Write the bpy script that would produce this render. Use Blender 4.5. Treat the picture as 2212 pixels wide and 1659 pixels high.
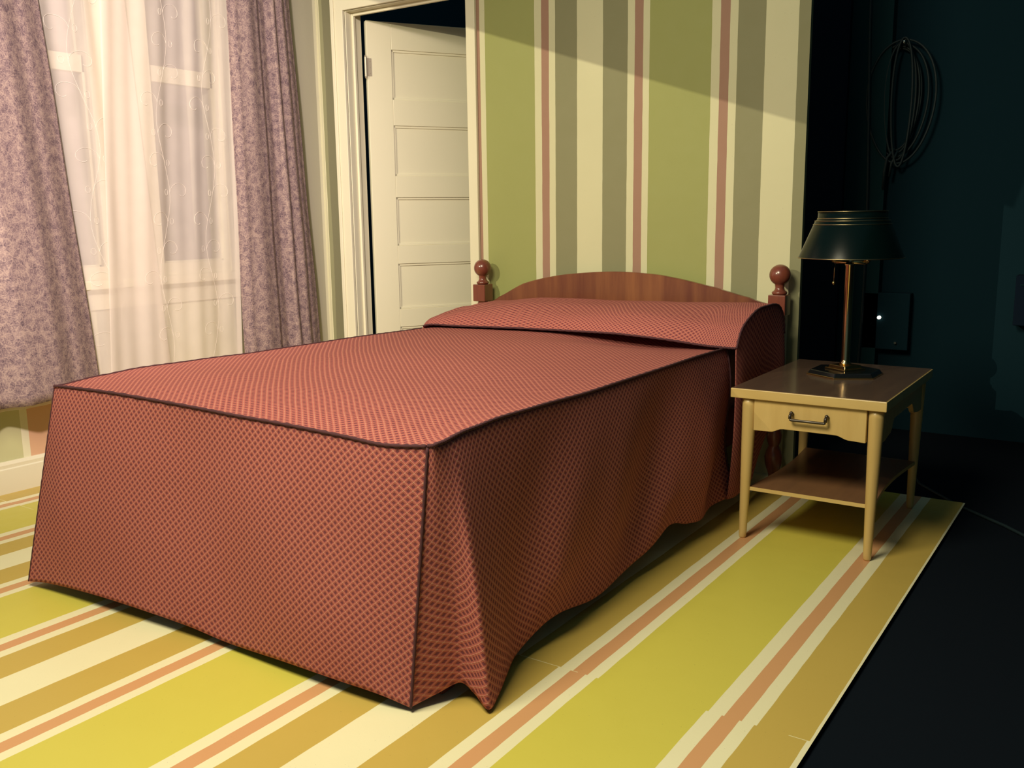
import bpy, bmesh, math, random
from mathutils import Vector, Matrix, noise
random.seed(7)
PI = math.pi
SC = bpy.context.scene
COL = SC.collection
for o in list(bpy.data.objects):
    bpy.data.objects.remove(o)

# ------------------------------------------------------------------ camera
def make_camera():
    yaw, pitch, roll, f = -0.597, -0.1772, -0.0132, 2012.92
    fw = Vector((math.sin(yaw)*math.cos(pitch), math.cos(yaw)*math.cos(pitch), math.sin(pitch)))
    rt = Vector((math.cos(yaw), -math.sin(yaw), 0)); up = rt.cross(fw)
    R = rt*math.cos(roll) + up*math.sin(roll); U = up*math.cos(roll) - rt*math.sin(roll)
    cd = bpy.data.cameras.new('camera'); co = bpy.data.objects.new('camera', cd); COL.objects.link(co)
    m = Matrix((R, U, -fw)).transposed().to_4x4(); m.translation = Vector((1.5805, -3.7079, 1.0716))
    co.matrix_world = m
    cd.sensor_fit = 'HORIZONTAL'; cd.sensor_width = 36.0; cd.lens = f/2212*36
    cd.clip_start = 0.02; cd.clip_end = 100
    SC.camera = co
make_camera()

# ------------------------------------------------------------------ view, world, lights
SC.view_settings.view_transform = 'Standard'; SC.view_settings.look = 'None'
SC.view_settings.gamma = 1.0; SC.view_settings.use_curve_mapping = False
SC.view_settings.exposure = 0.0
W = bpy.data.worlds.new('stage_dark'); SC.world = W; W.use_nodes = True
W.node_tree.nodes['Background'].inputs[0].default_value = (0.42, 0.86, 1.0, 1)
W.node_tree.nodes['Background'].inputs[1].default_value = 0.115

def aim(o, target):
    d = Vector(target) - o.location
    o.rotation_euler = d.to_track_quat('-Z', 'Y').to_euler()

def area(name, loc, target, size, energy, color, spread=None):
    l = bpy.data.lights.new(name, 'AREA'); l.shape = 'DISK'; l.size = size; l.energy = energy; l.color = color
    if spread: l.spread = spread
    o = bpy.data.objects.new(name, l); COL.objects.link(o); o.location = loc; aim(o, target); return o

def spot(name, loc, target, angle, blend, energy, color, radius=0.03):
    l = bpy.data.lights.new(name, 'SPOT'); l.spot_size = math.radians(angle); l.spot_blend = blend
    l.energy = energy; l.color = color; l.shadow_soft_size = radius
    o = bpy.data.objects.new(name, l); COL.objects.link(o); o.location = loc; aim(o, target); return o

WARM = (1.0, 0.90, 0.62)
area('stage_wash_light', (0.14, -3.15, 2.6), (-0.05, -1.9, 0.0), 1.15, 88, WARM)
KEY = Vector((-1.7, -4.6, 2.6))
spot('stage_key_light', KEY, (-0.95, 0, 1.30), 54, 0.8, 400, (1.0, 0.88, 0.60), 0.003)
spot('added_pink_fill', (0.9, -3.7, 2.8), (-2.2, -1.5, 1.55), 54, 1.0, 950, (1.0, 0.80, 0.80), 0.10)  # pink fill added to brighten the curtains; no such lamp is known

# ------------------------------------------------------------------ material helpers
def mat(name, col=(.5, .5, .5), rough=.6, metal=0.0, spec=None, coat=0.0):
    m = bpy.data.materials.new(name); m.use_nodes = True
    b = m.node_tree.nodes['Principled BSDF']
    b.inputs['Base Color'].default_value = (*col, 1); b.inputs['Roughness'].default_value = rough
    b.inputs['Metallic'].default_value = metal
    if spec is not None: b.inputs['Specular IOR Level'].default_value = spec
    if coat: b.inputs['Coat Weight'].default_value = coat; b.inputs['Coat Roughness'].default_value = .12
    return m

class NT:
    def __init__(s, m):
        s.t = m.node_tree; s.b = s.t.nodes['Principled BSDF']; s.out = s.t.nodes['Material Output']
    def n(s, kind, **kw):
        nd = s.t.nodes.new(kind)
        for k, v in kw.items(): setattr(nd, k, v)
        return nd
    def l(s, a, b): s.t.links.new(a, b)
    def inp(s, sock, v):
        if isinstance(v, (int, float)): sock.default_value = v
        else: s.l(v, sock)
    def m(s, op, a, b=0.0, c=None):
        nd = s.n('ShaderNodeMath', operation=op); s.inp(nd.inputs[0], a); s.inp(nd.inputs[1], b)
        if c is not None: s.inp(nd.inputs[2], c)
        return nd.outputs[0]
    def noise(s, vec, scale, detail=2.0, rough=.5):
        nd = s.n('ShaderNodeTexNoise'); s.l(vec, nd.inputs['Vector']); nd.inputs['Scale'].default_value = scale
        nd.inputs['Detail'].default_value = detail; nd.inputs['Roughness'].default_value = rough; return nd.outputs[0]
    def mix(s, fac, a, b, blend='MIX'):
        nd = s.n('ShaderNodeMix', data_type='RGBA', blend_type=blend); s.inp(nd.inputs[0], fac)
        for i, v in ((6, a), (7, b)):
            if isinstance(v, tuple): nd.inputs[i].default_value = (*v[:3], 1)
            else: s.l(v, nd.inputs[i])
        return nd.outputs[2]
    def ramp(s, fac, stops, interp='LINEAR'):
        nd = s.n('ShaderNodeValToRGB'); cr = nd.color_ramp; cr.interpolation = interp
        while len(cr.elements) > 1: cr.elements.remove(cr.elements[-1])
        cr.elements[0].position = stops[0][0]; cr.elements[0].color = (*stops[0][1], 1)
        for p, c in stops[1:]:
            e = cr.elements.new(p); e.color = (*c, 1)
        s.l(fac, nd.inputs[0]); return nd.outputs[0]
    def bump(s, h, strength, dist):
        nd = s.n('ShaderNodeBump'); nd.inputs['Strength'].default_value = strength; nd.inputs['Distance'].default_value = dist
        s.l(h, nd.inputs['Height']); s.l(nd.outputs[0], s.b.inputs['Normal'])
    def obj(s): return s.n('ShaderNodeTexCoord').outputs['Object']
    def uv(s): return s.n('ShaderNodeTexCoord').outputs['UV']
    def xyz(s, v):
        nd = s.n('ShaderNodeSeparateXYZ'); s.l(v, nd.inputs[0]); return nd.outputs

PERIOD = 0.8455
EDGES = [0, .035, .075, .108, .218, .349, .466, .502, .539, .571]
def stripe_mat(name, origin, green, olive, white, pink, rough, floor=False):
    m = mat(name, white, rough); N = NT(m); co = N.obj(); x, y, z = N.xyz(co)
    wob = N.m('MULTIPLY', N.m('SUBTRACT', N.noise(co, 9.0, 3.0), .5), .004)
    xx = N.m('ADD', x, wob)
    if floor:   # second sheet of flooring laid a few millimetres off the first
        xx = N.m('ADD', xx, N.m('MULTIPLY', N.m('LESS_THAN', y, -1.914), .005))
    t = N.m('FRACT', N.m('ADD', N.m('DIVIDE', N.m('SUBTRACT', xx, origin), PERIOD), 20.0))
    cols = [white, pink, white, olive, white, olive, white, pink, white, green]
    c = N.ramp(t, [(e/PERIOD, k) for e, k in zip(EDGES, cols)], 'CONSTANT')
    g = N.noise(co, 2.2, 4.0)
    c = N.mix(N.m('MULTIPLY', g, .16), c, tuple(v*.62 for v in olive))
    g2 = N.noise(co, 160.0, 2.0)
    c = N.mix(N.m('MULTIPLY', N.m('GREATER_THAN', g2, .74), .35), c, (.10, .08, .05))
    if floor:
        seam = N.m('LESS_THAN', N.m('ABSOLUTE', N.m('ADD', y, 1.914)), .0011)
        brk = N.m('GREATER_THAN', N.noise(co, 5.0, 2.0), .47)
        c = N.mix(N.m('MULTIPLY', N.m('MULTIPLY', seam, brk), .8), c, (.88, .82, .50))
    N.l(c, N.b.inputs['Base Color'])
    r = N.m('ADD', N.m('MULTIPLY', N.noise(co, 14.0, 3.0), .22), rough-.11); N.l(r, N.b.inputs['Roughness'])
    N.bump(N.noise(co, 70.0, 3.0), .12, .002)
    return m
M_FLOOR = stripe_mat('painted_stripe_floor', .024, (.66, .59, .095), (.58, .415, .095), (.88, .83, .56), (.68, .35, .17), .42, True)
M_WALL = stripe_mat('painted_stripe_wall', .052, (.33, .35, .12), (.25, .245, .135), (.66, .64, .42), (.36, .20, .145), .75)

def left_wall_mat():
    m = mat('window_wall_paint', (.6, .6, .4), .75); N = NT(m); co = N.obj(); x, y, z = N.xyz(co)
    t = N.m('DIVIDE', N.m('ADD', y, 2.6), 2.6)
    W_, P_, G_, O_ = (.72, .70, .48), (.66, .40, .24), (.52, .52, .28), (.40, .38, .28)
    def T(v): return (v+2.6)/2.6
    c = N.ramp(t, [(0, O_), (T(-2.3), W_), (T(-2.15), G_), (T(-1.775), W_), (T(-1.74), P_), (T(-1.56), W_), (T(-1.395), O_),
                   (T(-1.09), W_), (T(-.66), (.46, .44, .32)), (T(-.03), (.70, .68, .50))], 'CONSTANT')
    c = N.mix(N.m('MULTIPLY', N.noise(co, 3.0, 4.0), .15), c, (.25, .24, .14))
    N.l(c, N.b.inputs['Base Color']); N.bump(N.noise(co, 70.0, 3.0), .1, .002)
    return m
M_LWALL = left_wall_mat()

def paint(name, col, rough=.45):
    m = mat(name, col, rough); N = NT(m); co = N.obj()
    g = N.noise(co, 4.0, 4.0)
    N.l(N.mix(N.m('MULTIPLY', g, .18), col, tuple(v*.72 for v in col)), N.b.inputs['Base Color'])
    N.bump(N.noise(co, 45.0, 3.0), .10, .002)
    return m
M_WHITE = paint('cream_white_paint', (.76, .72, .54))
M_DOOR = paint('door_cream_paint', (.80, .76, .56))
M_DARK = paint('black_stage_paint', (.006, .026, .038), .9)
M_DARKP = paint('black_green_panel_paint', (.011, .040, .046), .9)
M_NAVY = paint('black_navy_drape', (.005, .012, .026), .9)
M_STAGE = paint('black_stage_floor_paint', (.003, .006, .011), 1.0)
M_BACK = paint('dusty_mauve_backing', (.45, .36, .36), .8)

def wood(name, c1, c2, rough, coat, scale=(1, 1, 1), ws=30.0, amount=1.0):
    m = mat(name, c1, rough, coat=coat); N = NT(m); co = N.obj()
    mp = N.n('ShaderNodeMapping'); mp.inputs['Scale'].default_value = scale; N.l(co, mp.inputs[0]); v = mp.outputs[0]
    g = N.noise(v, ws, 5.0, .6); g2 = N.noise(v, ws*.2, 3.0)
    f = N.m('MULTIPLY', N.m('ADD', N.m('MULTIPLY', g, .6), N.m('MULTIPLY', g2, .5)), amount)
    nd = N.ramp(f, [(.3, c1), (.75, c2)])
    N.l(nd, N.b.inputs['Base Color']); N.bump(g, .06, .002)
    return m
M_RED = wood('red_cherry_wood', (.26, .075, .040), (.14, .032, .022), .28, .5, (1, 1, .12), 40)
M_HEAD = wood('headboard_veneer', (.30, .115, .045), (.13, .035, .022), .32, .3, (1, 1, .10), 22, 1.05)
M_BLOND = wood('blond_maple_wood', (.72, .52, .21), (.60, .40, .14), .38, .2, (1, 1, .15), 30)
M_BLONDE = wood('blond_edge_wood', (.74, .54, .22), (.62, .42, .15), .38, .2, (.15, 1, 1), 30)
M_TOP = wood('walnut_laminate', (.17, .105, .070), (.11, .068, .050), .22, .5, (1, .12, 1), 34)
M_SHELF = wood('shelf_walnut', (.26, .13, .060), (.17, .085, .045), .35, .2, (1, .12, 1), 34)
M_METAL = mat('dark_bronze_metal', (.10, .085, .075), .38, .9)
M_BRASS = mat('antique_brass', (.70, .50, .22), .22, 1.0)
M_POLE = mat('brass_pole', (.66, .46, .24), .18, 1.0)
M_SHADE = mat('dark_green_tole', (.0012, .006, .006), .26, 0.0, spec=.22)
M_GOLD = mat('worn_gold_rim', (.42, .33, .18), .3, 1.0)
M_BLACK = mat('black_lacquer', (.008, .009, .010), .18, coat=.5)
M_HINGE = mat('painted_hinge', (.50, .44, .34), .35, .3)
M_CABLE = mat('black_cable_rubber', (.006, .018, .022), .6)
M_SHEET = mat('mattress_ticking', (.6, .58, .5), .8)
M_PIPE = paint('maroon_piping_cloth', (.075, .022, .030), .9)
M_GLOW = mat('pilot_lamp', (.9, .85, .7), .4)
_g = M_GLOW.node_tree.nodes['Principled BSDF']; _g.inputs['Emission Color'].default_value = (1, .93, .75, 1); _g.inputs['Emission Strength'].default_value = 3.0

def cloth_mat(name, base, dark, light, p=.0145):
    m = mat(name, base, .85, spec=.2); N = NT(m); uv = N.uv(); u, v, _ = N.xyz(uv)
    k = .70711/p
    wob = N.m('MULTIPLY', N.m('SUBTRACT', N.noise(uv, 5.0, 2.0), .5), .5)
    a = N.m('ADD', N.m('MULTIPLY', N.m('ADD', u, v), k), wob); b = N.m('ADD', N.m('MULTIPLY', N.m('SUBTRACT', u, v), k), wob)
    fa = N.m('ABSOLUTE', N.m('SUBTRACT', N.m('FRACT', N.m('ADD', a, 1000.0)), .5))
    fb = N.m('ABSOLUTE', N.m('SUBTRACT', N.m('FRACT', N.m('ADD', b, 1000.0)), .5))
    mx = N.m('MAXIMUM', fa, fb)
    dot = N.n('ShaderNodeMapRange'); N.l(mx, dot.inputs[0])
    dot.inputs[1].default_value = .30; dot.inputs[2].default_value = .20
    thr = N.n('ShaderNodeMapRange'); N.l(mx, thr.inputs[0]); thr.inputs[1].default_value = .40; thr.inputs[2].default_value = .47
    # raised threads are palest where they cross
    mn = N.m('MINIMUM', fa, fb)
    cr = N.n('ShaderNodeMapRange'); N.l(mn, cr.inputs[0]); cr.inputs[1].default_value = .25; cr.inputs[2].default_value = .45
    fine = N.noise(uv, 900.0, 2.0)
    c = N.mix(N.m('MULTIPLY', thr.outputs[0], N.m('ADD', .35, N.m('MULTIPLY', cr.outputs[0], .6))), base, light)
    c = N.mix(N.m('MULTIPLY', dot.outputs[0], .85), c, dark)
    c = N.mix(N.m('MULTIPLY', fine, .35), c, tuple(q*.6 for q in base))
    N.l(c, N.b.inputs['Base Color'])
    h = N.m('SUBTRACT', N.m('MULTIPLY', thr.outputs[0], 1.0), N.m('MULTIPLY', dot.outputs[0], .8))
    N.bump(h, .45, .0015)
    return m
M_CLOTH = cloth_mat('salmon_lattice_bedspread', (.46, .125, .108), (.10, .028, .052), (.64, .33, .24))

def drape_mat():
    m = mat('mauve_damask', (.3, .2, .25), .8, spec=.25); N = NT(m); uv = N.uv()
    n1 = N.noise(uv, 30.0, 4.0, .65); n2 = N.noise(uv, 170.0, 3.0, .7)
    nd = N.n('ShaderNodeTexVoronoi', feature='DISTANCE_TO_EDGE'); N.l(uv, nd.inputs['Vector']); nd.inputs['Scale'].default_value = 34
    f = N.m('ADD', N.m('MULTIPLY', n1, .5), N.m('MULTIPLY', n2, .55))
    f = N.m('ADD', f, N.m('MULTIPLY', N.m('LESS_THAN', nd.outputs['Distance'], .05), .06))
    c = N.ramp(f, [(.38, (.075, .052, .068)), (.50, (.21, .145, .15)), (.64, (.38, .28, .24))])
    N.l(c, N.b.inputs['Base Color']); N.bump(f, .2, .002)
    return m
M_DRAPE = drape_mat()

def sheer_mat():
    m = bpy.data.materials.new('ivory_sheer_voile'); m.use_nodes = True; t = m.node_tree
    for n in list(t.nodes): t.nodes.remove(n)
    out = t.nodes.new('ShaderNodeOutputMaterial'); mix = t.nodes.new('ShaderNodeMixShader'); tr = t.nodes.new('ShaderNodeBsdfTransparent')
    d = t.nodes.new('ShaderNodeBsdfDiffuse'); tl = t.nodes.new('ShaderNodeBsdfTranslucent'); m2 = t.nodes.new('ShaderNodeMixShader')
    uv = t.nodes.new('ShaderNodeTexCoord'); nz = t.nodes.new('ShaderNodeTexNoise'); nz.inputs['Scale'].default_value = 6
    mr = t.nodes.new('ShaderNodeMapRange'); mr.inputs[3].default_value = .48; mr.inputs[4].default_value = .66
    d.inputs[0].default_value = (.92, .84, .74, 1); tl.inputs[0].default_value = (.92, .84, .74, 1); m2.inputs[0].default_value = .25
    L = t.links.new
    L(uv.outputs['UV'], nz.inputs['Vector']); L(nz.outputs[0], mr.inputs[0]); L(mr.outputs[0], mix.inputs[0])
    L(d.outputs[0], m2.inputs[1]); L(tl.outputs[0], m2.inputs[2]); L(tr.outputs[0], mix.inputs[1]); L(m2.outputs[0], mix.inputs[2]); L(mix.outputs[0], out.inputs[0])
    return m
M_SHEER = sheer_mat()
M_THREAD = mat('ivory_embroidery_thread', (.93, .85, .75), .8)
def glass_mat():
    m = bpy.data.materials.new('window_glass'); m.use_nodes = True; t = m.node_tree
    b = t.nodes['Principled BSDF']; tr = t.nodes.new('ShaderNodeBsdfTransparent'); mix = t.nodes.new('ShaderNodeMixShader')
    b.inputs['Base Color'].default_value = (.5, .45, .47, 1); b.inputs['Roughness'].default_value = .08
    mix.inputs[0].default_value = .12
    t.links.new(tr.outputs[0], mix.inputs[1]); t.links.new(b.outputs[0], mix.inputs[2]); t.links.new(mix.outputs[0], t.nodes['Material Output'].inputs[0])
    return m
M_GLASS = glass_mat()

for _m in (M_DARK, M_DARKP, M_NAVY, M_STAGE): _m.node_tree.nodes['Principled BSDF'].inputs['Specular IOR Level'].default_value = .12

# ------------------------------------------------------------------ geometry helpers
def obj(name, bm, m, parent=None, smooth=False, bevel=0, solid=0):
    me = bpy.data.meshes.new(name); bmesh.ops.recalc_face_normals(bm, faces=bm.faces) if not solid else None
    bm.to_mesh(me); bm.free()
    for x in (m if isinstance(m, (list, tuple)) else [m]): me.materials.append(x)
    if smooth:
        for p in me.polygons: p.use_smooth = True
    o = bpy.data.objects.new(name, me); COL.objects.link(o)
    if solid:
        s = o.modifiers.new('thickness', 'SOLIDIFY'); s.thickness = solid; s.offset = 0
    if bevel:
        b = o.modifiers.new('bevel', 'BEVEL'); b.width = bevel; b.segments = 2; b.limit_method = 'ANGLE'; b.angle_limit = math.radians(40)
    if parent: o.parent = parent
    return o
def thing(name, label, cat, loc=(0, 0, 0), group=None):
    o = bpy.data.objects.new(name, None); COL.objects.link(o); o.location = loc; o.empty_display_size = .05
    o['label'] = label; o['category'] = cat
    if group: o['group'] = group
    return o
def tag(o, label, cat, group=None):
    o['label'] = label; o['category'] = cat
    if group: o['group'] = group
    return o
def struct(o, label=None):
    o['kind'] = 'structure'
    if label: o['label'] = label
    return o
def sempty(name, label=None):
    o = bpy.data.objects.new(name, None); COL.objects.link(o); o['kind'] = 'structure'
    if label: o['label'] = label
    return o
def box(bm, x0, x1, y0, y1, z0, z1, mi=0):
    v = [bm.verts.new((x, y, z)) for z in (z0, z1) for y in (y0, y1) for x in (x0, x1)]
    for q in ((0, 2, 3, 1), (4, 5, 7, 6), (0, 1, 5, 4), (2, 6, 7, 3), (0, 4, 6, 2), (1, 3, 7, 5)):
        f = bm.faces.new([v[i] for i in q]); f.material_index = mi
def B(*a):
    bm = bmesh.new(); box(bm, *a); return bm
def lathe(bm, prof, cx=0, cy=0, n=32, caps=True):
    rings = []
    for r, z in prof:
        rings.append([bm.verts.new((cx+r*math.cos(2*PI*i/n), cy+r*math.sin(2*PI*i/n), z)) for i in range(n)])
    for a, b in zip(rings, rings[1:]):
        for i in range(n): bm.faces.new((a[i], a[(i+1) % n], b[(i+1) % n], b[i]))
    if caps:
        bm.faces.new(rings[0][::-1]); bm.faces.new(rings[-1])
def tube(bm, pts, r, n=8, closed=False):
    pts = [Vector(p) for p in pts]; rings = []; N = len(pts); up = None
    for i, p in enumerate(pts):
        a = pts[i-1] if (i > 0 or closed) else p; b = pts[(i+1) % N] if (i < N-1 or closed) else p
        d = (b-a).normalized() if (b-a).length > 1e-9 else Vector((0, 0, 1))
        if up is None: up = d.orthogonal().normalized()
        up = (up - d*up.dot(d)); up = up.normalized() if up.length > 1e-6 else d.orthogonal().normalized()
        s = d.cross(up); rr = r[i] if isinstance(r, list) else r
        rings.append([bm.verts.new(p+up*math.cos(2*PI*k/n)*rr+s*math.sin(2*PI*k/n)*rr) for k in range(n)])
    for i in range(N if closed else N-1):
        a, b = rings[i], rings[(i+1) % N]
        for k in range(n): bm.faces.new((a[k], a[(k+1) % n], b[(k+1) % n], b[k]))
    if not closed:
        bm.faces.new(rings[0][::-1]); bm.faces.new(rings[-1])
def cr(p, t):        # Catmull-Rom through tuples, t in 0..len-1
    n = len(p); i = min(int(t), n-2); f = t-i
    a, b, c, d = p[max(i-1, 0)], p[i], p[i+1], p[min(i+2, n-1)]
    return tuple(.5*((2*q)+(-o+r)*f+(2*o-5*q+4*r-s)*f*f+(-o+3*q-3*r+s)*f**3) for o, q, r, s in zip(a, b, c, d))
def lerp(a, b, t): return tuple(x+(y-x)*t for x, y in zip(a, b))
def interp(xs, ys, x):
    if x <= xs[0]: return ys[0]
    for i in range(1, len(xs)):
        if x <= xs[i]:
            t = (x-xs[i-1])/(xs[i]-xs[i-1]); t = t*t*(3-2*t); return ys[i-1]+(ys[i]-ys[i-1])*t
    return ys[-1]
def grid(fn, nu, nv, uvfn=None):
    bm = bmesh.new(); uvl = bm.loops.layers.uv.new('UVMap')
    V = [[bm.verts.new(fn(i/nu, j/nv)) for j in range(nv+1)] for i in range(nu+1)]
    for i in range(nu):
        for j in range(nv):
            f = bm.faces.new((V[i][j], V[i+1][j], V[i+1][j+1], V[i][j+1])); f.smooth = True
            if uvfn:
                for lp, (a, b) in zip(f.loops, ((i, j), (i+1, j), (i+1, j+1), (i, j+1))): lp[uvl].uv = uvfn(a/nu, b/nv)
    return bm
def nz(x, y, z, s=1.0): return noise.noise(Vector((x*s, y*s, z*s)))

# ------------------------------------------------------------------ setting
LX = -2.16
fl = struct(obj('floor', B(LX, 1.097, -4.9, 0, -.012, 0), [M_FLOOR, M_STAGE]))
for f in fl.data.polygons: f.material_index = 0 if f.normal.z > .5 else 1
struct(obj('floor_stage', B(-3.4, 4.4, -6.0, 1.3, -.12, -.0125), M_STAGE))
# back wall flat with the doorway cut out
DX0, DX1, DZ = -1.95, -1.165, 2.125
bm = bmesh.new()
box(bm, LX, DX0, 0, .025, 0, 2.62); box(bm, DX1, .447, 0, .025, 0, 2.62); box(bm, DX0, DX1, 0, .025, DZ, 2.62)
struct(obj('wall_back', bm, M_WALL))
# window wall, with two openings
WY = [(-1.76, -1.335), (-1.045, -.685)]; WZ0, WZ1 = .88, 2.50
bm = bmesh.new(); T = .10
ys = [-4.9, WY[0][0], WY[0][1], WY[1][0], WY[1][1], 0.025]
box(bm, LX-T, LX, ys[0], ys[1], 0, 2.9); box(bm, LX-T, LX, ys[2], ys[3], 0, 2.9); box(bm, LX-T, LX, ys[4], ys[5], 0, 2.9)
for a, b in WY:
    box(bm, LX-T, LX, a, b, 0, WZ0); box(bm, LX-T, LX, a, b, WZ1, 2.9)
struct(obj('wall_left', bm, M_LWALL))
struct(obj('wall_far', B(-3.4, 4.4, 1.2, 1.3, -.012, 4.2), M_DARK))
struct(obj('wall_right', B(2.9, 3.0, -3.2, 1.19, -.012, 4.2), M_DARK))  # unseen side wall added to cut ambient light from the right
struct(obj('trim_4', B(.302, .49, 1.13, 1.199, -.012, 4.1), M_DARKP), 'faintly green upright panel on the black back wall')
struct(obj('trim_5', B(.0, .30, 1.10, 1.199, -.012, 4.1), M_NAVY), 'near-black upright strip beside the end of the striped wall')
struct(obj('wall_backing', B(-2.62, -2.58, -3.0, .1, 0, 3.0), M_BACK), 'dusty mauve flat seen through the window panes')

# baseboard on the window wall: tall board with moulded cap
bm = bmesh.new()
prof = [(0, 0), (.018, 0), (.018, .098), (.012, .102), (.014, .116), (.008, .129), (0, .129)]
for p in ((-4.9, -.0),):
    a = [bm.verts.new((LX+x, p[0], z)) for x, z in prof]; b = [bm.verts.new((LX+x, p[1], z)) for x, z in prof]
    for i in range(len(prof)):
        j = (i+1) % len(prof); bm.faces.new((a[i], a[j], b[j], b[i]))
    bm.faces.new(a); bm.faces.new(b[::-1])
struct(obj('baseboard_left', bm, M_WHITE))

# window
win = sempty('window_1', 'double window with cream casing behind the sheer curtains')
bm = bmesh.new(); x1 = LX+.022
box(bm, LX, x1, -1.86, WY[0][0], .80, 2.60); box(bm, LX, x1, WY[0][1], WY[1][0], .80, 2.60); box(bm, LX, x1, WY[1][1], -.583, .80, 2.60)
box(bm, LX, x1, -1.86, -.583, WZ1, 2.60)
box(bm, LX, x1, WY[0][0], WY[0][1], .828, .885); box(bm, LX, x1, WY[1][0], WY[1][1], .828, .885)
box(bm, LX+.001, x1+.006, WY[1][1]+.012, -.645, .83, 2.58)
box(bm, LX+.001, x1+.006, WY[0][1]+.03, WY[0][1]+.05, .89, 2.58)
obj('window_frame', bm, M_WHITE, win, bevel=.002)
obj('window_sill', B(LX+.001, LX+.05, -1.88, -.575, .79, .828), M_WHITE, win, bevel=.003)
obj('apron', B(LX+.001, LX+.012, -1.85, -.60, .70, .79), M_WHITE, win, bevel=.002)
for k, (a, b) in enumerate(WY):
    bm = bmesh.new(); xa, xb = LX-.045, LX-.015
    box(bm, xa, xb, a, a+.012, WZ0, 1.76); box(bm, xa, xb, b-.012, b, WZ0, 1.76); box(bm, xa, xb, a, b, WZ0, WZ0+.012); box(bm, xa, xb, a, b, 1.69, 1.76)
    s = obj('sash', bm, M_WHITE, win, bevel=.002); obj('pane', B(LX-.033, LX-.028, a+.01, b-.01, WZ0+.01, 1.70), M_GLASS, s)
    bm = bmesh.new(); xa, xb = LX-.085, LX-.055
    box(bm, xa, xb, a, a+.012, 1.72, WZ1); box(bm, xa, xb, b-.012, b, 1.72, WZ1); box(bm, xa, xb, a, b, WZ1-.03, WZ1); box(bm, xa, xb, a, b, 1.72, 1.765)
    s = obj('sash', bm, M_WHITE, win, bevel=.002); obj('pane', B(LX-.073, LX-.068, a+.01, b-.01, 1.75, WZ1-.02), M_GLASS, s)

# door casing (trim) and jamb
bm = bmesh.new()
for (a, b, c) in ((-2.03, DX0, 1), (DX1, -1.113, -1)):
    box(bm, a, b, -.018, -.0005, 0, 2.215)
    if c == 1: box(bm, a, a+.022, -.026, -.0185, 0, 2.215)
box(bm, -2.03, -1.113, -.0179, -.0006, DZ, 2.215); box(bm, -2.03, -1.113, -.027, -.0182, 2.19, 2.215)
box(bm, DX0-.02, DX0+.004, .0, .115, 0, DZ+.02); box(bm, DX0, DX0+.016, .045, .062, 0, DZ)          # hinge jamb with its stop
box(bm, DX1-.004, DX1+.02, .0, .115, 0, DZ+.02); box(bm, DX0, DX1, .0, .115, DZ-.004, DZ+.02)
box(bm, DX0+.01, DX1-.01, .045, .062, DZ-.02, DZ)
struct(obj('trim_1', bm, M_WHITE, bevel=.0025), 'cream door casing and jamb in the striped wall')

# door: five-panel leaf standing ajar away from the room
door = sempty('door_1', 'cream panelled door standing ajar behind the bed')
ang = math.radians(59)
door.location = (-1.917, .120, 0); door.rotation_euler = (0, 0, ang)
DW, DH, DT = .76, 2.095, .035
bm = bmesh.new()
st, z0 = .135, .03
rails = [(z0, .20), (.405, .46), (.70, .835), (1.075, 1.21), (1.45, 1.58), (1.82, 1.955)]
panels = [(.24, .475), (.60, .84), (.965, 1.205), (1.33, 1.565), (1.70, 1.95)]
pz = [(.18, .475), (.575, .825), (.925, 1.185), (1.30, 1.565), (1.70, 1.955)]
box(bm, 0, st, 0, DT, z0, DH); box(bm, DW-st, DW, 0, DT, z0, DH)
zz = z0
for a, b in pz:
    box(bm, st, DW-st, 0, DT, zz, a); zz = b
box(bm, st, DW-st, 0, DT, zz, DH)
obj('door_leaf', bm, M_DOOR, door, bevel=.002)
for a, b in pz:
    bm = bmesh.new()
    box(bm, st-.005, DW-st+.005, .012, DT-.012, a-.005, b+.005)
    for (q0, q1, r0, r1) in ((st, st+.012, a, b), (DW-st-.012, DW-st, a, b), (st, DW-st, a, a+.012), (st, DW-st, b-.012, b)):
        box(bm, q0, q1, .006, .013, r0, r1)
    obj('door_panel', bm, M_DOOR, door, bevel=.002)
for hz in (1.86, .25):
    bm = bmesh.new()
    tube(bm, [(-.010, -.006, hz-.05), (-.010, -.006, hz+.05)], .007, 10)
    for q in (-.055, .055): lathe(bm, [(.002, hz+q*1.1), (.006, hz+q*.97), (.004, hz+q*.93)][::(1 if q < 0 else -1)], -.010, -.006, 10)
    box(bm, -.004, .022, -.003, .0, hz-.045, hz+.045)
    for k in range(3): tube(bm, [(.012, -.003, hz-.03+.03*k), (.012, -.005, hz-.03+.03*k)], .003, 8)
    obj('hinge', bm, M_HINGE, door)
obj('door_knob', (lambda b_: (tube(b_, [(DW-.07, 0, .95), (DW-.07, -.03, .95)], .009, 12), tube(b_, [(DW-.07, -.028, .95), (DW-.07, -.036, .95), (DW-.07, -.052, .95), (DW-.07, -.058, .95)], [.012, .027, .025, .008], 16), b_)[-1])(bmesh.new()), M_BRASS, door, smooth=True)

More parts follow.
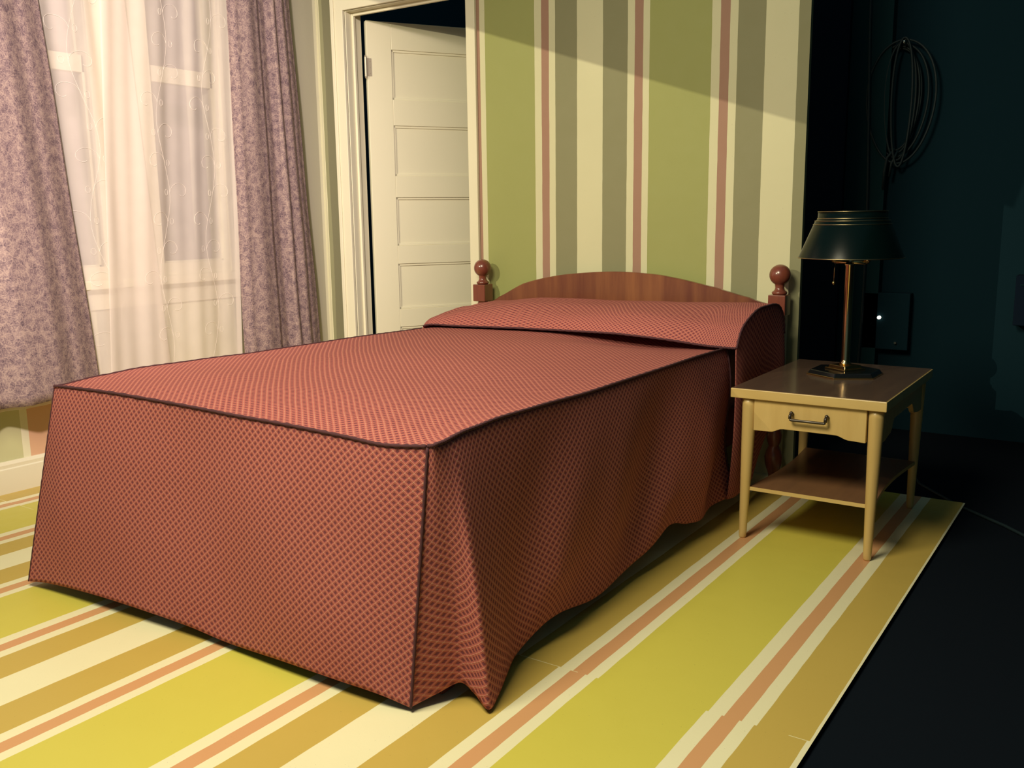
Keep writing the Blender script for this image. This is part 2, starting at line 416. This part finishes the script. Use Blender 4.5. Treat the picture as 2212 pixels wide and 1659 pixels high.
# ------------------------------------------------------------------ curtains
CT, CB = 2.72, .355
rod = thing('curtain_rod', 'dark curtain rod high above the window', 'curtain rod')
bm = bmesh.new(); tube(bm, [(-2.05, -2.75, 2.74), (-2.05, -.16, 2.74)], .011, 14); obj('rod', bm, M_METAL, rod, smooth=True)
for y in (-2.6, -.22):
    bm = bmesh.new(); box(bm, LX+.0005, -2.05, y-.008, y+.008, 2.728, 2.752); box(bm, LX+.0005, LX+.006, y-.02, y+.02, 2.69, 2.79); obj('bracket', bm, M_METAL, rod, bevel=.002)
def drape(name, yl, yr, prof, label, hemf, n=160, amp=1.0):
    def fn(a, b):
        z = CT+(hemf(a)-CT)*b
        k = (2.0-z)/1.6; l = interp([0, 1], yl, 0)+(yl[1]-yl[0])*k; r = yr[0]+(yr[1]-yr[0])*k
        x = interp(prof[0], prof[1], a)*(.75+.25*b)*amp + .004*nz(a*6, z*1.5, 3.1) + .003*math.sin(z*7+a*9)*b
        return (-2.058+x, l+(r-l)*a, z)
    w = abs(yr[0]-yl[0])*1.5
    o = obj(name, grid(fn, n, 60, lambda a, b: (a*w, (1-b)*2.35)), M_DRAPE, solid=.003, smooth=True)
    return tag(o, label, 'curtain', 'window curtains')
drape('drape_curtain', (-2.62, -2.62), (-1.572, -1.452),
      ([0, .07, .14, .22, .30, .38, .46, .54, .62, .70, .80, .90, 1.0], [0, .06, .0, .07, .01, .07, .01, .05, .015, .080, .075, .025, -.020]),
      'mauve damask drape at the left, beside the sheer curtain', lambda a: .372+.010*math.sin(a*9))
drape('drape_curtain', (-.675, -.70), (-.272, -.175),
      ([0, .10, .25, .38, .46, .54, .64, .70, .78, .88, 1.0], [.012, .035, .052, .042, .022, .016, .050, .034, .048, .022, .0]),
      'mauve damask drape between the window and the door', lambda a: .35+.01*math.sin(a*7))
def sheer(name, yl, yr, x0, folds, hemz, label, n=140):
    def fn(a, b):
        z = CT-.01+(hemz-CT+.01)*b; k = (2.0-z)/1.6
        l = yl[0]+(yl[1]-yl[0])*k; r = yr[0]+(yr[1]-yr[0])*k
        x = sum(A*math.sin(F*a*2*PI+P+.6*math.sin(z*1.7)) for A, F, P in folds)+.003*nz(a*4, z*2, 1.7)
        return (x0+x, l+(r-l)*a, z)
    o = thing(name, label, 'curtain', group='window curtains')
    obj('voile_panel', grid(fn, n, 50, lambda a, b: (a, b*2.4)), M_SHEER, o, smooth=True)
    bm = grid(lambda a, b: (lambda p: (p[0]-.0012, p[1], p[2]))(fn(a, 1-.022*b)), n, 2, lambda a, b: (a, b*.05)); obj('bottom_hem', bm, M_SHEER, o, smooth=True)
    bm = grid(lambda a, b: (lambda p: (p[0]-.0012, p[1], p[2]))(fn(1-.035*a, b)), 2, 50, lambda a, b: (a*.05, b*2.4)); obj('side_hem', bm, M_SHEER, o, smooth=True)
    return o, fn
s1, f1 = sheer('sheer_curtain', (-2.05, -1.99), (-1.175, -1.085), -2.104, [(.008, 4.3, .4), (.004, 9, 1)], .34, 'ivory sheer curtain hanging beside the left mauve drape')
s2, f2 = sheer('sheer_curtain', (-1.30, -1.40), (-.62, -.69), -2.084, [(.007, 3.0, 1.2), (.003, 8, 0)], .33, 'embroidered ivory sheer curtain covering the right-hand window panes')
def embroidery(owner, fn, centres):
    bm = bmesh.new()
    for (ac, ph) in centres:
        b = .22
        stem = []
        while b < .97:
            stem.append((ac+.05*math.sin(b*22+ph), b)); b += .006
        def P(a, b): 
            p = fn(min(max(a, 0), 1), min(max(b, 0), 1)); return (p[0]+.002, p[1], p[2])
        tube(bm, [P(*q) for q in stem], .0005, 4)
        for i in range(6, len(stem)-6, 9):
            a0, b0 = stem[i]; sgn = 1 if (i//9) % 2 else -1
            pts = []
            for k in range(22):      # a curl ending in a spiral
                t = k/21; r = .075*(1-t*.8); th = t*5.2
                pts.append(P(a0+sgn*(.075-r*math.cos(th)), b0-.30*r*math.sin(th)))
            tube(bm, pts, .0006, 4)
            pts = [P(a0-sgn*(.03+.012*math.cos(t)), b0+.006*math.sin(t)) for t in [j*PI/5 for j in range(10)]]
            tube(bm, pts, .0005, 4, True)
    obj('embroidery', bm, M_THREAD, owner)
embroidery(s2, f2, [(.42, 0), (.78, 1.3)])
embroidery(s1, f1, [(.30, .6), (.72, 2.0)])

# ------------------------------------------------------------------ bed
bed = thing('bed', 'red wooden double bed with arched headboard and ball finials', 'bed', (-.33, -.07, 0))
def child_fix(o):   # keep world coordinates although the parent Empty sits at the base of the thing
    o.matrix_parent_inverse = Matrix.Translation(-o.parent.location); return o
# headboard panel
bm = bmesh.new(); xs = [-1.03, -.95, -.816, -.651, -.5, -.343, -.2, -.079, .117, .266, .33, .365]
zs = [.664, .703, .767, .805, .823, .832, .828, .815, .778, .741, .722, .712]
F, K = [], []
n = 72
for i in range(n+1):
    x = -1.03+1.39*i/n; z = cr(list(zip(xs, zs)), 0)[1]
    for q in range(len(xs)-1):
        if xs[q] <= x <= xs[q+1]:
            z = cr(list(zip(xs, zs)), q+(x-xs[q])/(xs[q+1]-xs[q]))[1]
    F.append((bm.verts.new((x, -.082, .30)), bm.verts.new((x, -.082, z-.004)), bm.verts.new((x, -.078, z)), bm.verts.new((x, -.060, z)), bm.verts.new((x, -.056, z-.004)), bm.verts.new((x, -.056, .30))))
for a, b in zip(F, F[1:]):
    for k in range(6): bm.faces.new((a[k], b[k], b[(k+1) % 6], a[(k+1) % 6]))
bm.faces.new(F[0]); bm.faces.new(F[-1][::-1])
child_fix(obj('headboard_panel', bm, M_HEAD, bed))
def post(cx):
    cy, h = -.07, .0345
    bm = bmesh.new()
    box(bm, cx-h, cx+h, cy-h, cy+h, .676, .757); box(bm, cx-h, cx+h, cy-h, cy+h, .24, .40)
    lathe(bm, [(.020, .40), (.024, .405), (.030, .42), (.033, .45), (.026, .49), (.019, .52), (.021, .56), (.018, .60), (.022, .64), (.028, .66), (.026, .668), (.022, .677)], cx, cy, 28)
    lathe(bm, [(.012, .0), (.016, .004), (.020, .03), (.033, .07), (.036, .10), (.030, .125), (.020, .145), (.028, .165), (.031, .19), (.024, .215), (.024, .241)], cx, cy, 28)
    p = child_fix(obj('bed_post', bm, M_RED, bed, bevel=.003))
    for f in p.data.polygons: f.use_smooth = len(f.vertices) == 4 and f.area < .0008
    bm = bmesh.new(); R = .0415; zc = .834
    pr = [(.024, .757), (.029, .760), (.030, .767), (.024, .771), (.019, .777), (.017, .785), (.0185, .793)]
    for k in range(15):
        t = -1.10+(PI/2+1.10)*k/14
        if R*math.cos(t) > .0185 or t > 0: pr.append((max(R*math.cos(t), .0005), zc+R*math.sin(t)))
    lathe(bm, pr, cx, cy, 36); fo = obj('finial', bm, M_RED, p, smooth=True)
post(-1.054); post(.389)
child_fix(obj('side_rail', B(-1.02, -1.0, -2.18, -.11, .22, .36), M_RED, bed, bevel=.003)); child_fix(obj('side_rail', B(.33, .35, -2.18, -.11, .22, .36), M_RED, bed, bevel=.003))
for (x, y) in ((-.99, -2.15), (.31, -2.15)):
    bm = bmesh.new(); box(bm, x-.025, x+.025, y-.025, y+.025, .0, .22); child_fix(obj('leg', bm, M_RED, bed, bevel=.003))
child_fix(obj('box_spring', B(-.995, .325, -2.19, -.12, .22, .40), M_SHEET, bed, bevel=.02))
child_fix(obj('mattress', B(-1.0, .335, -2.20, -.12, .401, .585), M_SHEET, bed, bevel=.03))

# ------------------------------------------------------------------ bedspread
spread = thing('bedspread', 'salmon red lattice-weave bedspread with dark piping draped over the bed', 'bedspread', (-.33, -1.2, 0))
X0, X1, Y0, Y1 = -1.035, .378, -2.243, -.30
ztf = [(-1.035, .600), (-.96, .605), (-.65, .609), (-.43, .605), (-.18, .600), (.045, .597), (.12, .593), (.206, .590), (.266, .588), (.317, .591), (.378, .600)]
zts = [(-2.243, .600), (-2.11, .612), (-2.0, .616), (-1.77, .613), (-1.63, .608), (-1.38, .608), (-1.16, .608), (-.875, .609), (-.58, .606), (-.3, .60)]
ztl = [(-2.243, .600), (-2.09, .610), (-1.96, .615), (-1.74, .611), (-1.48, .605), (-1.1, .603), (-.5, .594), (-.3, .592)]
def PL(tab, x):
    q = [p[0] for p in tab]; return interp(q, [p[1] for p in tab], x)
def topz(x, y):
    u = (x-X0)/(X1-X0); v = (y-Y0)/(Y1-Y0)
    e = (1-u)*PL(ztl, y)+u*PL(zts, y)+(1-v)*(PL(ztf, x)-((1-u)*.6+u*.6))
    m = min(u, 1-u)*2; mv = min(v*3, 1)
    z = e+.012*math.sin(PI*u)*mv+.006*nz(x, y, 0, 3.2)*m
    z -= .020*math.exp(-(((x-.0)/.30)**2+((y+.62)/.12)**2))     # dip in front of the pillow cover
    return z
def topf(a, b):
    x = X0+(X1-X0)*a; y = Y0+(Y1-Y0)*b
    # corner at the foot is pulled slightly round
    k = max(0, 1-b/.04)*max(0, (a-.93)/.07); y += .012*k; 
    return (x, y, topz(x, y))
child_fix(obj('top_panel', grid(topf, 130, 180, lambda a, b: (a*1.413+.02*math.sin(b*5), b*1.943+.01*math.sin(a*6))), M_CLOTH, spread, solid=.003, smooth=True))
def skirt(cols, name, uoff, wr, nper=14, nr=56, bulge=.0):
    tops = [c[0] for c in cols]; hems = [c[1] for c in cols]; N = (len(cols)-1)*nper
    us = [0]
    for i in range(N):
        p, q = cr(hems, i*(len(cols)-1)/N), cr(hems, (i+1)*(len(cols)-1)/N)
        a, b = cr(tops, i*(len(cols)-1)/N), cr(tops, (i+1)*(len(cols)-1)/N)
        us.append(us[-1]+.5*(math.dist(p[:2], q[:2])+math.dist(a[:2], b[:2])))
    def fn(a, b):
        t = a*(len(cols)-1); p, q = cr(tops, t), cr(hems, t); r = list(lerp(p, q, b))
        dx, dy, dz = wr(us[int(round(a*N))], b, r); r[0] += dx; r[1] += dy; r[2] += dz
        return tuple(r)
    o = child_fix(obj(name, grid(fn, N, nr, lambda a, b: (us[int(round(a*N))]+uoff, -.62*b)), M_CLOTH, spread, solid=.003, smooth=True))
    return fn
# foot panel: (top, hem)
ftop = lambda x: (x, Y0+(.004 if x > .3 else 0), PL(ztf, x))
foot = [((-1.035, -2.238, .600), (-1.112, -2.335, .016)), (ftop(-.95), (-1.00, -2.328, .030)), (ftop(-.72), (-.76, -2.318, .040)), (ftop(-.42), (-.44, -2.300, .034)), (ftop(-.25), (-.255, -2.292, .022)),
        (ftop(-.05), (-.052, -2.297, .030)), (ftop(.13), (.13, -2.296, .032)), (ftop(.25), (.245, -2.290, .030)), ((.362, -2.236, .598), (.322, -2.272, .012))]
def wr_foot(u, b, r):
    s = math.sin(PI*min(b*1.0, 1))
    f = min(1, u/.12, max(0, (1.40-u)/.15)); s *= max(f, 0)
    return (0, -.010*s*math.sin(u*5.0+b*2.0+.6)-.026*nz(r[0], 0, r[2], 2.4)*s-.006*s, 0)
ffn = skirt(foot, 'foot_panel', 0, wr_foot, 16)
st_ = lambda y: (.378, y, PL(zts, y))
side = [((.362, -2.236, .598), (.322, -2.270, .012)), ((.374, -2.232, .600), (.352, -2.215, .028)), ((.377, -2.222, .602), (.385, -2.172, .045)), (st_(-2.20), (.425, -2.172, .030)), (st_(-2.17), (.472, -2.186, .012)),
        (st_(-2.13), (.455, -2.125, .012)), (st_(-2.08), (.425, -2.045, .022)), (st_(-2.0), (.398, -1.965, .034)), (st_(-1.88), (.392, -1.86, .060)), (st_(-1.78), (.396, -1.775, .063)), (st_(-1.60), (.405, -1.60, .040)), (st_(-1.44), (.412, -1.44, .050)), (st_(-1.30), (.402, -1.305, .067)),
        (st_(-1.10), (.388, -1.10, .104)), (st_(-.98), (.405, -.98, .080)), (st_(-.85), (.415, -.85, .060)), (st_(-.70), (.402, -.70, .063)), (st_(-.60), (.412, -.58, .070))]
def wr_side(u, b, r):
    s = math.sin(PI*b*.5)**1.2; k = min(1, max(0, (r[1]+2.05)/.25))
    w = (.020+.018*max(0, min(1, (r[1]+1.7)/.8)))*math.sin((r[1]*1.0+b*.42)*8.5+1.2)+.010*math.sin((r[1]+b*.30)*19+.4)
    e = max(0, math.sin(PI*b))**.7*.012*min(1, u/.10)
    return ((w*k*s*(.9 if b < .8 else .9-(b-.8)*2.5))+e, 0, 0)
sfn = skirt(side, 'side_panel', .3, wr_side, 14)
lt = lambda y: (-1.035, y, PL(ztl, y))
left = [((-1.035, -2.238, .600), (-1.112, -2.333, .016))]+[(lt(y), (-1.085-.03*math.sin(y*9), y, .04)) for y in (-2.1, -1.9, -1.7, -1.5, -1.3, -1.1, -.9, -.7, -.5, -.3, -.13)]
skirt(left, 'side_panel', .1, lambda u, b, r: (0, 0, 0), 10, 24)

# pillow cover (the part of the spread that wraps the pillows)
seam = [(-1.03, -.555, .604), (-.98, -.53, .612), (-.72, -.535, .617), (-.42, -.545, .622), (-.20, -.60, .636), (-.05, -.635, .640), (.12, -.655, .632), (.28, -.64, .619), (.36, -.637, .616), (.428, -.632, .616)]
backz = [(-1.035, .655), (-.98, .672), (-.85, .700), (-.6, .718), (-.3, .720), (0, .728), (.25, .733), (.36, .737), (.43, .737)]
def coverf(a, b):
    t = a*(len(seam)-1); s = cr(seam, t); zb = PL(backz, s[0])
    h = zb-s[2]
    endl = interp([0, .06], [0, 1], a)
    prof = [(0, 0), (.06, .40), (.16, .68), (.34, .90), (.55, .99), (.74, 1.0), (.88, .86), (.97, .45), (1.0, -.3), (1.0, -2.0)]
    q = cr(prof, b*(len(prof)-1)); L = (-.118-s[1])
    flat = .045*math.sin(PI*min(a*1.0, 1))*0
    zz = s[2]+h*q[1]
    zz = max(zz, .40); zz += .006*nz(s[0], b*2, 0, 3.0)
    return (s[0], s[1]+L*q[0], zz)
child_fix(obj('pillow_cover', grid(coverf, 150, 60, lambda a, b: (a*1.46, b*.72)), M_CLOTH, spread, solid=.003, smooth=True))
def gusset(sgn):
    # end panel: from the cover's outline straight down past the mattress
    a = 1.0 if sgn > 0 else 0.0
    def fn(i, j):
        p = coverf(a, i); y = p[1]
        if sgn > 0: hem = (.410+.012*math.sin(i*9), y, .07+max(0, (y+.36))*1.0)
        else: hem = (-1.09, y, .05)
        k = j**.9; r = lerp(p, hem, k)
        return (r[0]+sgn*.010*math.sin(j*PI)*(1+.6*math.sin(i*11)), r[1], r[2])
    child_fix(obj('pillow_gusset', grid(fn, 50, 40, lambda u, v: (u*.6+3, v*.6)), M_CLOTH, spread, solid=.003, smooth=True))
gusset(1); gusset(-1)
def piping(pts, r=.0042):
    q = []
    for i in range(len(pts)-1):
        q.append(pts[i])
    q.append(pts[-1]); bm = bmesh.new()
    tube(bm, q, [r*(1+.22*math.sin(i*1.9)) for i in range(len(q))], 7)
    child_fix(obj('piping', bm, M_PIPE, spread, smooth=True))
def path(fn, n, off=(0, 0, 0)):
    return [tuple(c+o for c, o in zip(fn(i/n), off)) for i in range(n+1)]
piping(path(lambda t: ffn(round(t*128)/128, 0), 128, (0, -.002, .003)))
piping(path(lambda t: sfn(round(t*238)/238, 0), 238, (.002, 0, .003)))
piping(path(lambda t: lerp((-1.035, -2.238, 0), (-1.035, -.56, 0), t)[:2]+(PL(ztl, -2.238+1.678*t)+.002,), 120), .0030)
piping(path(lambda t: ffn(1, round(t*56)/56), 56, (.003, -.001, 0)), .0036)
piping(path(lambda t: ffn(0, round(t*56)/56), 56, (-.002, -.001, 0)), .0022)
piping(path(lambda t: coverf(t, 0), 150, (0, -.002, .001)), .0040)
piping(path(lambda t: coverf(1, t*.86), 60, (.002, 0, 0)), .0040)
piping(path(lambda t: sfn(1, round(t*56)/56), 56, (.004, 0, 0)), .0032)

# ------------------------------------------------------------------ bedside table
TX0, TX1, TY0, TY1, TZ = .4904, .976, -.8353, -.125, .5158
tb = thing('bedside_table', 'blond wood bedside table with one drawer and a low shelf', 'table', ((TX0+TX1)/2, (TY0+TY1)/2, 0))
def TB(name, bm, m, **k): return child_fix(obj(name, bm, m, tb, **k))
o = TB('tabletop', B(TX0, TX1, TY0, TY1, .4835, TZ-.0015), M_BLONDE, bevel=.002)
child = obj('laminate_surface', B(TX0+.004, TX1-.004, TY0+.004, TY1-.004, TZ-.0015, TZ), M_TOP, o)
legs = [(.544, -.800, .531, -.795), (.941, -.800, .935, -.795), (.941, -.175, .935, -.166), (.544, -.175, .531, -.166)]
for (xa, ya, xb, yb) in legs:
    bm = bmesh.new(); tube(bm, [(xb, yb, 0), (xb, yb, .006), lerp((xb, yb, .0), (xa, ya, .483), .05), lerp((xb, yb, 0), (xa, ya, .483), .95), (xa, ya, .4834)], [.0095, .012, .0128, .0235, .0238], 24)
    TB('leg', bm, M_BLOND, smooth=True)
def apron(bm, along, x0, x1, pos, th, prof, ztop):
    n = 40; A = []
    for i in range(n+1):
        t = i/n; s = x0+(x1-x0)*t; z = prof(t)
        for q in (pos, pos+th):
            pass
        P = lambda s, q, zz: (s, q, zz) if along == 'x' else (q, s, zz)
        A.append([bm.verts.new(P(s, pos, z)), bm.verts.new(P(s, pos+th, z)), bm.verts.new(P(s, pos+th, ztop)), bm.verts.new(P(s, pos, ztop))])
    for a, b in zip(A, A[1:]):
        for k in range(4): bm.faces.new((a[k], a[(k+1) % 4], b[(k+1) % 4], b[k]))
    bm.faces.new(A[0]); bm.faces.new(A[-1][::-1])
fp = lambda t: interp([0, .16, .27, .74, .86, 1.0], [.379, .380, .393, .393, .381, .379], t)
bm = bmesh.new(); apron(bm, 'x', .566, .917, -.822, .02, fp, .4825)
dr = TB('drawer', bm, M_BLOND, bevel=.0015)
bm = bmesh.new()
hx0, hx1, hy = .690, .800, -.842
for x in (hx0, hx1):
    tube(bm, [(x, -.822, .446), (x, -.834, .447), (x, hy, .444), (x, hy-.001, .434)], [.0062, .0055, .0050, .0050], 10)
    lathe(bm, [(.002, .4445), (.006, .447), (.0065, .452), (.002, .456)], x, -.829, 10)
tube(bm, [(hx0, hy-.001, .433), (hx0+.004, hy-.001, .4305), (hx1-.004, hy-.001, .4305), (hx1, hy-.001, .433)], .0044, 10)
obj('handle', bm, M_METAL, dr, smooth=True)
sp = lambda t: interp([0, .06, .20, .28, .72, .80, .94, 1.0], [.375, .375, .385, .425, .425, .385, .375, .375], t)
for x in (.528, .940):
    bm = bmesh.new(); apron(bm, 'y', -.785, -.19, x, .016, sp, .4825); TB('side_apron', bm, M_BLOND, bevel=.0015)
bm = bmesh.new(); apron(bm, 'x', .56, .925, -.185, .016, sp, .4825); TB('back_apron', bm, M_BLOND, bevel=.0015)
# shelf with hollowed sides
bm = bmesh.new(); n = 24
ring = []
for i in range(n+1):
    t = i/n; ring.append((.548+.020*math.sin(PI*t), -.798+.622*t))
ring2 = [(.947-(x-.548), y) for x, y in ring][::-1]
R_ = ring+ring2; lo = [bm.verts.new((x, y, .168)) for x, y in R_]; hi = [bm.verts.new((x, y, .1806)) for x, y in R_]
f = bm.faces.new(lo[::-1]); f2 = bm.faces.new(hi); f2.material_index = 1
for i in range(len(R_)):
    j = (i+1) % len(R_); bm.faces.new((lo[i], lo[j], hi[j], hi[i]))
TB('shelf', bm, [M_BLONDE, M_SHELF])

# ------------------------------------------------------------------ lamp
lx, ly, lz = .737, -.395, TZ
lamp = thing('table_lamp', 'unlit brass table lamp with dark green metal shade on the bedside table', 'lamp', (lx, ly, lz))
bm = bmesh.new()
def ngon(bm, r, z0, z1, n=6, rot=0, sx=1, sy=1, r2=None):
    r2 = r if r2 is None else r2
    a = [bm.verts.new((r*sx*math.cos(2*PI*i/n+rot), r*sy*math.sin(2*PI*i/n+rot), z0)) for i in range(n)]
    b = [bm.verts.new((r2*sx*math.cos(2*PI*i/n+rot), r2*sy*math.sin(2*PI*i/n+rot), z1)) for i in range(n)]
    bm.faces.new(a[::-1]); bm.faces.new(b)
    for i in range(n): bm.faces.new((a[i], a[(i+1) % n], b[(i+1) % n], b[i]))
RT = math.radians(-31)
ngon(bm, .128, .004, .018, 6, RT, r2=.118); o = obj('base', bm, M_BLACK, lamp, bevel=.002)
bm = bmesh.new(); ngon(bm, .131, .0, .005, 6, RT); obj('base_rim', bm, M_BRASS, o, bevel=.001)
bm = bmesh.new(); ngon(bm, .068, .018, .0235, 4, RT+PI/4, r2=.067); ngon(bm, .056, .0235, .034, 4, RT+PI/4, r2=.052); obj('base_step', bm, M_BRASS, o, bevel=.0015)
bm = bmesh.new(); lathe(bm, [(.018, .034), (.020, .037), (.019, .042), (.015, .046), (.014, .052), (.0145, .20), (.0145, .375), (.017, .379), (.017, .385), (.013, .388), (.013, .410)], n=32); obj('pole', bm, M_POLE, lamp, smooth=True)
bm = bmesh.new()
tube(bm, [(-.055, .012, .388), (.055, -.012, .388)], .006, 10)
for s in (-1, 1): tube(bm, [(s*.055, -s*.012, .388), (s*.060, -s*.013, .40), (s*.060, -s*.013, .455)], [.008, .014, .014], 12)
obj('bulb_socket', bm, M_BRASS, lamp, smooth=True)
bm = bmesh.new(); tube(bm, [(-.045, -.02, .395), (-.046, -.022, .36), (-.047, -.022, .318)], .0011, 6); lathe(bm, [(.001, .311), (.004, .314), (.0045, .32), (.001, .326)], -.047, -.022, 10); obj('pull_chain', bm, M_BRASS, lamp, smooth=True)
bm = bmesh.new()
po = [(.172, .405), (.121, .529), (.116, .533), (.113, .536), (.112, .560)]
pin = [(r-.0025, z) for r, z in po]
lathe(bm, po+pin[::-1]+[po[0]], n=64, caps=False)
sh = obj('lamp_shade', bm, M_SHADE, lamp, smooth=False, bevel=0)
for f in sh.data.polygons: f.use_smooth = True
for i, (r, z) in enumerate(((.1725, .405), (.1262, .517), (.1212, .529), (.1135, .537), (.1125, .560))):
    bm = bmesh.new(); tube(bm, [(r*math.cos(2*PI*k/64), r*math.sin(2*PI*k/64), z) for k in range(64)], .0016, 6, True); obj('shade_rim', bm, M_GOLD, sh, smooth=True)
bm = bmesh.new()
for k in range(3): tube(bm, [(0, 0, .545), (.112*math.cos(k*2.094), .112*math.sin(k*2.094), .552)], .0015, 6)
tube(bm, [(0, 0, .41), (0, 0, .55)], .003, 8); obj('shade_spider', bm, M_BRASS, lamp)

# ------------------------------------------------------------------ backstage, behind the set
coil = thing('coiled_cable', 'coil of dark cable hanging on the black back wall above the lamp', 'cable', (.53, 1.12, 1.6))
bm = bmesh.new()
for k in range(6):
    w = .105+.012*k*((-1)**k); h = .235+.012*k; cx = .52+.006*k; cz = 1.60-.004*k; yy = 1.165-.010*k
    tube(bm, [(cx+w*math.sin(t)*(1+.12*math.cos(t)), yy, cz+h*math.cos(t)) for t in [j*2*PI/48 for j in range(48)]], .0055, 8, True)
child_fix(obj('loops', bm, M_CABLE, coil, smooth=True))
bm = bmesh.new(); tube(bm, [(.53, 1.12, 1.37), (.50, 1.115, 1.33), (.49, 1.12, 1.27), (.485, 1.13, 1.18)], .007, 8); tube(bm, [(.545, 1.12, 1.36), (.52, 1.115, 1.30), (.512, 1.12, 1.24)], .006, 8)
child_fix(obj('tail', bm, M_CABLE, coil, smooth=True))
bm = bmesh.new(); tube(bm, [(.55, 1.199, 1.845), (.55, 1.11, 1.845), (.55, 1.10, 1.86)], .006, 8); child_fix(obj('hook', bm, mat('steel_hook', (.6, .6, .6), .2, 1), coil, smooth=True))
bm = bmesh.new(); tube(bm, [(.405+.02*math.sin(z*2), 1.11, z) for z in [3.6-.1*i for i in range(37)]], .006, 8)
tag(obj('hanging_cable', bm, M_CABLE, smooth=True), 'thin dark cable hanging straight down beside the coiled cable', 'cable')
pb = thing('wall_socket_box', 'small black box with a lit pilot lamp on the back wall behind the table lamp', 'wall box', (.50, 1.15, .52))
child_fix(obj('box_body', B(.42, .64, 1.13, 1.199, .40, .68), M_DARK, pb, bevel=.004))
bm = bmesh.new(); tube(bm, [(.502, 1.131, .558), (.502, 1.118, .558), (.502, 1.115, .558)], [.0085, .0085, .004], 14); child_fix(obj('pilot_light', bm, M_GLOW, pb, smooth=True))
bm = bmesh.new(); tube(bm, [(.585, 1.131, .437), (.585, 1.115, .437)], .006, 10); child_fix(obj('screw', bm, mat('steel_screw', (.5, .6, .6), .25, 1), pb))
jb = thing('junction_box', 'dark electrical box low on the black wall at the right', 'electrical box', (1.2, 1.15, .66))
child_fix(obj('box_body', B(1.09, 1.36, 1.12, 1.199, .55, .78), M_NAVY, jb, bevel=.004))
bm = bmesh.new(); box(bm, 1.11, 1.34, 1.114, 1.12, .735, .739); box(bm, 1.20, 1.225, 1.105, 1.12, .68, .71); child_fix(obj('cover_strip', bm, M_DARKP, jb))
bm = bmesh.new(); tube(bm, [(.80, .45, -.006), (.90, .20, -.006), (1.08, -.03, -.006), (1.25, -.19, -.006), (1.45, -.42, -.006), (1.75, -.65, -.006)], .006, 8)
tag(obj('floor_cable', bm, M_CABLE, smooth=True), 'dark cable running along the black stage floor past the floor corner', 'cable')

# unseen flag added in the key beam: it cuts the light along the striped wall
def beam_flag():
    A, Bp = Vector((-1.06, 0, 1.914)), Vector((.442, 0, 1.41))
    k = .30
    a, b = KEY.lerp(A, k), KEY.lerp(Bp, k)
    d = (b-a).normalized(); a2, b2 = a-d*.32, b+d*.012
    ray = ((a+b)/2-KEY).normalized(); upv = d.cross(ray).normalized()
    if upv.z < 0: upv = -upv
    lampb = thing('stage_lamp', 'black stage lamp out of view, with a loose flag added to cut its beam', 'stage lamp', tuple(KEY))
    bm = bmesh.new(); h = .42; vs = [bm.verts.new(p+s) for s in (Vector((0, 0, 0)), ray*.003) for p in (a2, b2, b2+upv*h, a2+upv*h)]
    for q in ((0, 1, 2, 3), (7, 6, 5, 4), (0, 4, 5, 1), (1, 5, 6, 2), (2, 6, 7, 3), (3, 7, 4, 0)): bm.faces.new([vs[i] for i in q])
    child_fix(obj('beam_flag', bm, M_BLACK, lampb))
    back = -((Vector((-.5, -.6, .5))-KEY).normalized())
    bm = bmesh.new(); tube(bm, [KEY+back*.05, KEY+back*.10, KEY+back*.30, KEY+back*.36], [.11, .115, .11, .05], 24); child_fix(obj('lamp_housing', bm, M_BLACK, lampb, smooth=False))
beam_flag()
